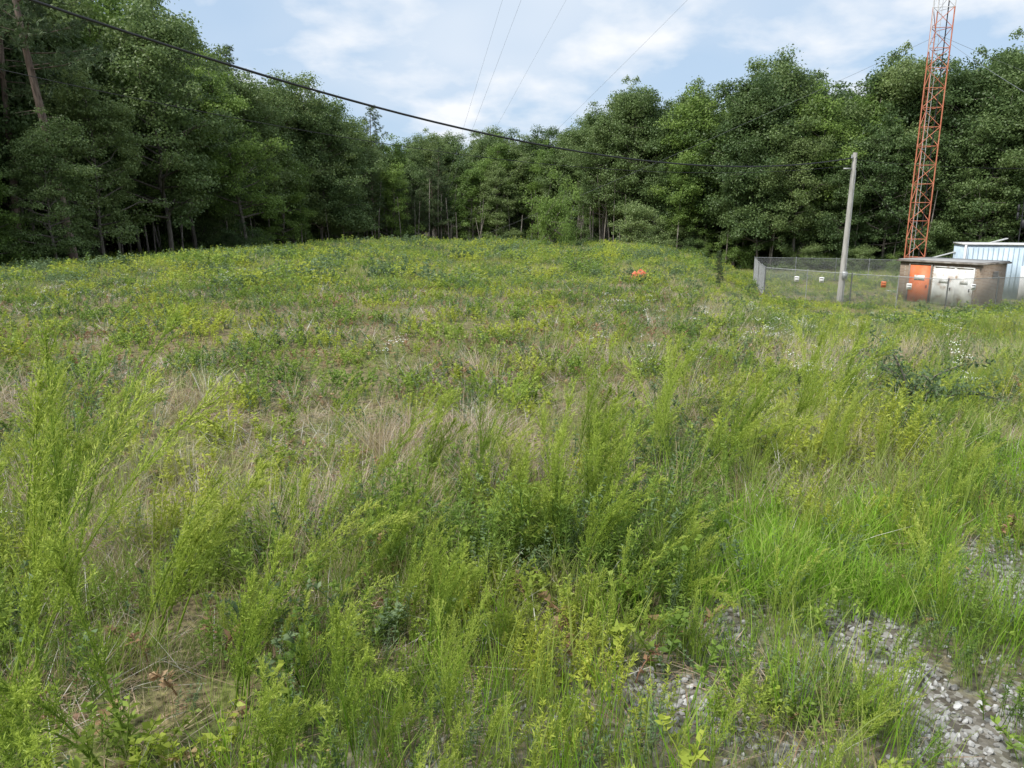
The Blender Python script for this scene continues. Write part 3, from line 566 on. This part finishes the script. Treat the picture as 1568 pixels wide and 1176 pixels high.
def shed():
    e1=np.array([-.53,.848,0]); e2=np.array([.848,.53,0]); C=np.array([26.4,42.2,0]); z0=float(H(26.4,43))-.05; L1,L2,hh=4.6,3.1,2.5
    root=bpy.data.objects.new('brick_shed',None); scene.collection.objects.link(root)
    Mb=brickmat(); Mr=noisy('rusty_roof_edge',[(.10,.08,.07),(.22,.19,.16),(.4,.38,.35)],scale=2,rough=.8); Mw=noisy('stained_white_door',[(.35,.25,.18),(.62,.61,.58),(.75,.75,.73),(.78,.78,.76)],scale=2.5,rough=.6); Mo=noisy('orange_door',[(.60,.13,.05),(.72,.2,.07),(.62,.22,.12)],scale=2.5,rough=.6)
    def part(nm,fn,mats):
        b=B(); fn(b); link(nm,b.mesh(nm,mats),parent=root)
    mid=lambda s,t,z: C+e1*s+e2*t+np.array([0,0,z0+z])
    part('walls',lambda b:box(b,mid(L1/2,L2/2,hh/2),L1,L2,hh,e1,e2),[Mb])
    part('roof',lambda b:(box(b,mid(L1/2,L2/2,hh+.05),L1+.35,L2+.35,.1,e1,e2),box(b,mid(L1/2,L2/2,hh+.13),L1+.2,L2+.2,.055,e1,e2,m=1)),[Mr,noisy('roof_felt',[(.25,.25,.24),(.38,.37,.36)],scale=3,rough=.9)])
    def dr(s,w,h,col,nm):
        def f(b):
            box(b,mid(s,-.03,h/2+.12),w,.06,h,e1,e2)
            for ss in (-1,1): box(b,mid(s+ss*(w/2+.04),-.045,h/2+.14),.07,.09,h+.06,e1,e2,m=1)
            box(b,mid(s,-.045,h+.2),w+.15,.088,.07,e1,e2,m=1)
            box(b,mid(s,-.066,h*.72),w*.5,.012,.3,e1,e2,m=1 if col is Mw else 3); box(b,mid(s-w*.38,-.08,h*.5),.05,.05,.16,e1,e2,m=2)
        part(nm,f,[col,Mr if col is Mo else Mw,M_blk,Mw])
    dr(.7,.9,2.1,Mw,'white_door'); dr(1.85,1.1,2.1,Mw,'white_panel_door'); dr(3.3,1.25,2.2,Mo,'orange_door')
    part('vent',lambda b:[box(b,mid(-.02,1.9,1.7+i*.06),.05,.6,.03,e1,e2) for i in range(7)],[M_galv])
shed()
def metal_b():
    a=np.array([28.7,47.6]); c=np.array([35.2,45.6]); L_=np.linalg.norm(c-a); d=np.array([*((c-a)/L_),0]); n=np.array([-d[1],d[0],0]); z0=float(H(30,47))-.05; hh=3.4; W=2.6
    root=bpy.data.objects.new('metal_storage_building',None); scene.collection.objects.link(root)
    Mm=noisy('pale_blue_metal',[(.38,.47,.55),(.46,.56,.64),(.52,.62,.70)],scale=1.5,rough=.5)
    A=np.array([*a,z0]); b=B(); box(b,A+d*L_/2+n*W/2+np.array([0,0,hh/2]),L_,W,hh,d,n)
    k=int(L_/.28)
    for i in range(k): box(b,A+d*(i+.5)*.28-n*.02+np.array([0,0,hh/2]),.13,.04,hh-.3,d,n)
    for i in range(int(W/.28)): box(b,A-d*.02+n*(i+.5)*.28+np.array([0,0,hh/2]),.04,.13,hh-.3,d,n)
    link('walls',b.mesh('mw',[Mm]),parent=root)
    b=B(); box(b,A+d*L_/2+n*W/2+np.array([0,0,hh+.05]),L_+.16,W+.16,.1,d,n); link('roof',b.mesh('mr',[M_wp]),parent=root)
    b=B(); 
    for s_ in (.03,L_-.03): box(b,A+d*s_-n*.05+np.array([0,0,hh/2]),.12,.1,hh,d,n)
    box(b,A+d*(L_*.55)-n*.06+np.array([0,0,1.1]),1.0,.05,2.1,d,n); link('frame_and_door',b.mesh('mf',[M_wp]),parent=root)
    b=B(); p0=np.array([28.2,50.5,z0+2.4]); p1=np.array([31.5,47.9,z0+3.8])
    for o_ in (-.15,.15): tube(b,[p0+n*o_,p1+n*o_],[.04]*2,6)
    for t in np.linspace(0,1,9): tube(b,[p0+(p1-p0)*t-n*.15,p0+(p1-p0)*t+n*.15],[.02]*2,4)
    tube(b,[p0,(p0[0],p0[1],z0-.2)],[.05]*2,6); link('cable_bridge',b.mesh('cable_bridge',[M_galv]))
metal_b()
b=B(); tube(b,[(0,0,-.2),(0,0,6.2)],[.04,.03],6)
for z in (5.2,5.7): tube(b,[(-.3,0,z),(.3,0,z)],[.02]*2,5); box(b,(-.3,0,z),.1,.1,.45)
box(b,(.1,-.1,4.7),.25,.2,.5)
link('antenna_mast',b.mesh('antenna_mast',[M_blk]),(33.3,49.5,float(H(33.3,49.5))))
def mound(nm,x,y,w,hh,cols,seed):
    n=40; u=np.linspace(-1,1,n); X,Y=np.meshgrid(u,u,indexing='ij'); rr=np.sqrt(X**2+Y**2)*(.75+.5*vn(X*w+x,Y*w+y,.4,seed+5))
    Z=hh*sm((1-rr)*1.8)*(.6+.8*vn(X*w+x,Y*w+y,.12,seed))-.04+H(X*w+x,Y*w*.8+y)
    V=np.stack([X*w+x,Y*w*.8+y,Z],-1).reshape(-1,3); i,j=np.meshgrid(np.arange(n-1),np.arange(n-1),indexing='ij'); q=i*n+j
    link(nm,mk_mesh(nm,V,np.stack([q,q+n,q+n+1,q+1],-1).reshape(-1,4),[noisy(nm+'_soil',cols,scale=14,rough=.95,bump=.5)]))
mound('clay_mound',3.6,20.8,.42,.31,[(.30,.065,.035),(.54,.13,.06),(.60,.25,.15)],50)
# ------------------------------------------------------------------ light, sky, camera
el=math.radians(52); saz=math.atan2(-.78,-.55)
sd=Vector((math.sin(saz)*math.cos(el),math.cos(saz)*math.cos(el),math.sin(el)))
li=bpy.data.lights.new('sun','SUN'); li.energy=4.8; li.angle=math.radians(12); li.color=(1,.97,.91)
so=bpy.data.objects.new('sun',li); scene.collection.objects.link(so); so.rotation_euler=sd.to_track_quat('Z','Y').to_euler()
w=bpy.data.worlds.new('World'); scene.world=w; w.use_nodes=True; N=w.node_tree.nodes; L=w.node_tree.links; N.clear()
sk=N.new('ShaderNodeTexSky'); sk.sky_type='NISHITA'; sk.sun_disc=False; sk.sun_elevation=el; sk.sun_rotation=saz%(2*math.pi)
tc=N.new('ShaderNodeTexCoord'); sx=N.new('ShaderNodeSeparateXYZ'); L.new(tc.outputs['Generated'],sx.inputs[0])
zz=math_(N,L,'ADD',math_(N,L,'MAXIMUM',sx.outputs[2],0.),.34); cx=N.new('ShaderNodeCombineXYZ'); L.new(math_(N,L,'DIVIDE',sx.outputs[0],zz),cx.inputs[0]); L.new(math_(N,L,'DIVIDE',sx.outputs[1],zz),cx.inputs[1])
n1=N.new('ShaderNodeTexNoise'); n1.inputs['Scale'].default_value=3.2; n1.inputs['Detail'].default_value=7; n1.inputs['Roughness'].default_value=.52; n1.inputs['Distortion'].default_value=.15; L.new(cx.outputs[0],n1.inputs['Vector'])
n2=N.new('ShaderNodeTexNoise'); n2.inputs['Scale'].default_value=1.0; n2.inputs['Detail'].default_value=3; L.new(cx.outputs[0],n2.inputs['Vector'])
mx=N.new('ShaderNodeMixRGB'); mx.inputs[0].default_value=.8; L.new(sk.outputs[0],mx.inputs[1]); mx.inputs[2].default_value=(3.9,5.1,6.6,1)
m2=N.new('ShaderNodeMixRGB'); r2=N.new('ShaderNodeMapRange'); r2.inputs[1].default_value=.40; r2.inputs[2].default_value=.60; L.new(n2.outputs[0],r2.inputs[0]); L.new(r2.outputs[0],m2.inputs[0]); L.new(mx.outputs[0],m2.inputs[1]); m2.inputs[2].default_value=(5.3,6.0,6.9,1)
m3=N.new('ShaderNodeMixRGB'); r3=N.new('ShaderNodeMapRange'); r3.inputs[1].default_value=.48; r3.inputs[2].default_value=.66; L.new(n1.outputs[0],r3.inputs[0]); L.new(r3.outputs[0],m3.inputs[0]); L.new(m2.outputs[0],m3.inputs[1]); m3.inputs[2].default_value=(7.0,7.2,7.5,1)
bg=N.new('ShaderNodeBackground'); bg.inputs[1].default_value=.14; L.new(m3.outputs[0],bg.inputs[0]); wo=N.new('ShaderNodeOutputWorld'); L.new(bg.outputs[0],wo.inputs[0])
cam=bpy.data.cameras.new('camera'); cam.sensor_width=36; cam.lens=26.0; cam.clip_start=.05; cam.clip_end=4000
co=bpy.data.objects.new('camera',cam); scene.collection.objects.link(co); co.location=(0,0,CAMZ); co.rotation_euler=(math.radians(90-12.8),0,0); scene.camera=co
scene.view_settings.view_transform='Standard'; scene.view_settings.look='None'; scene.view_settings.exposure=0
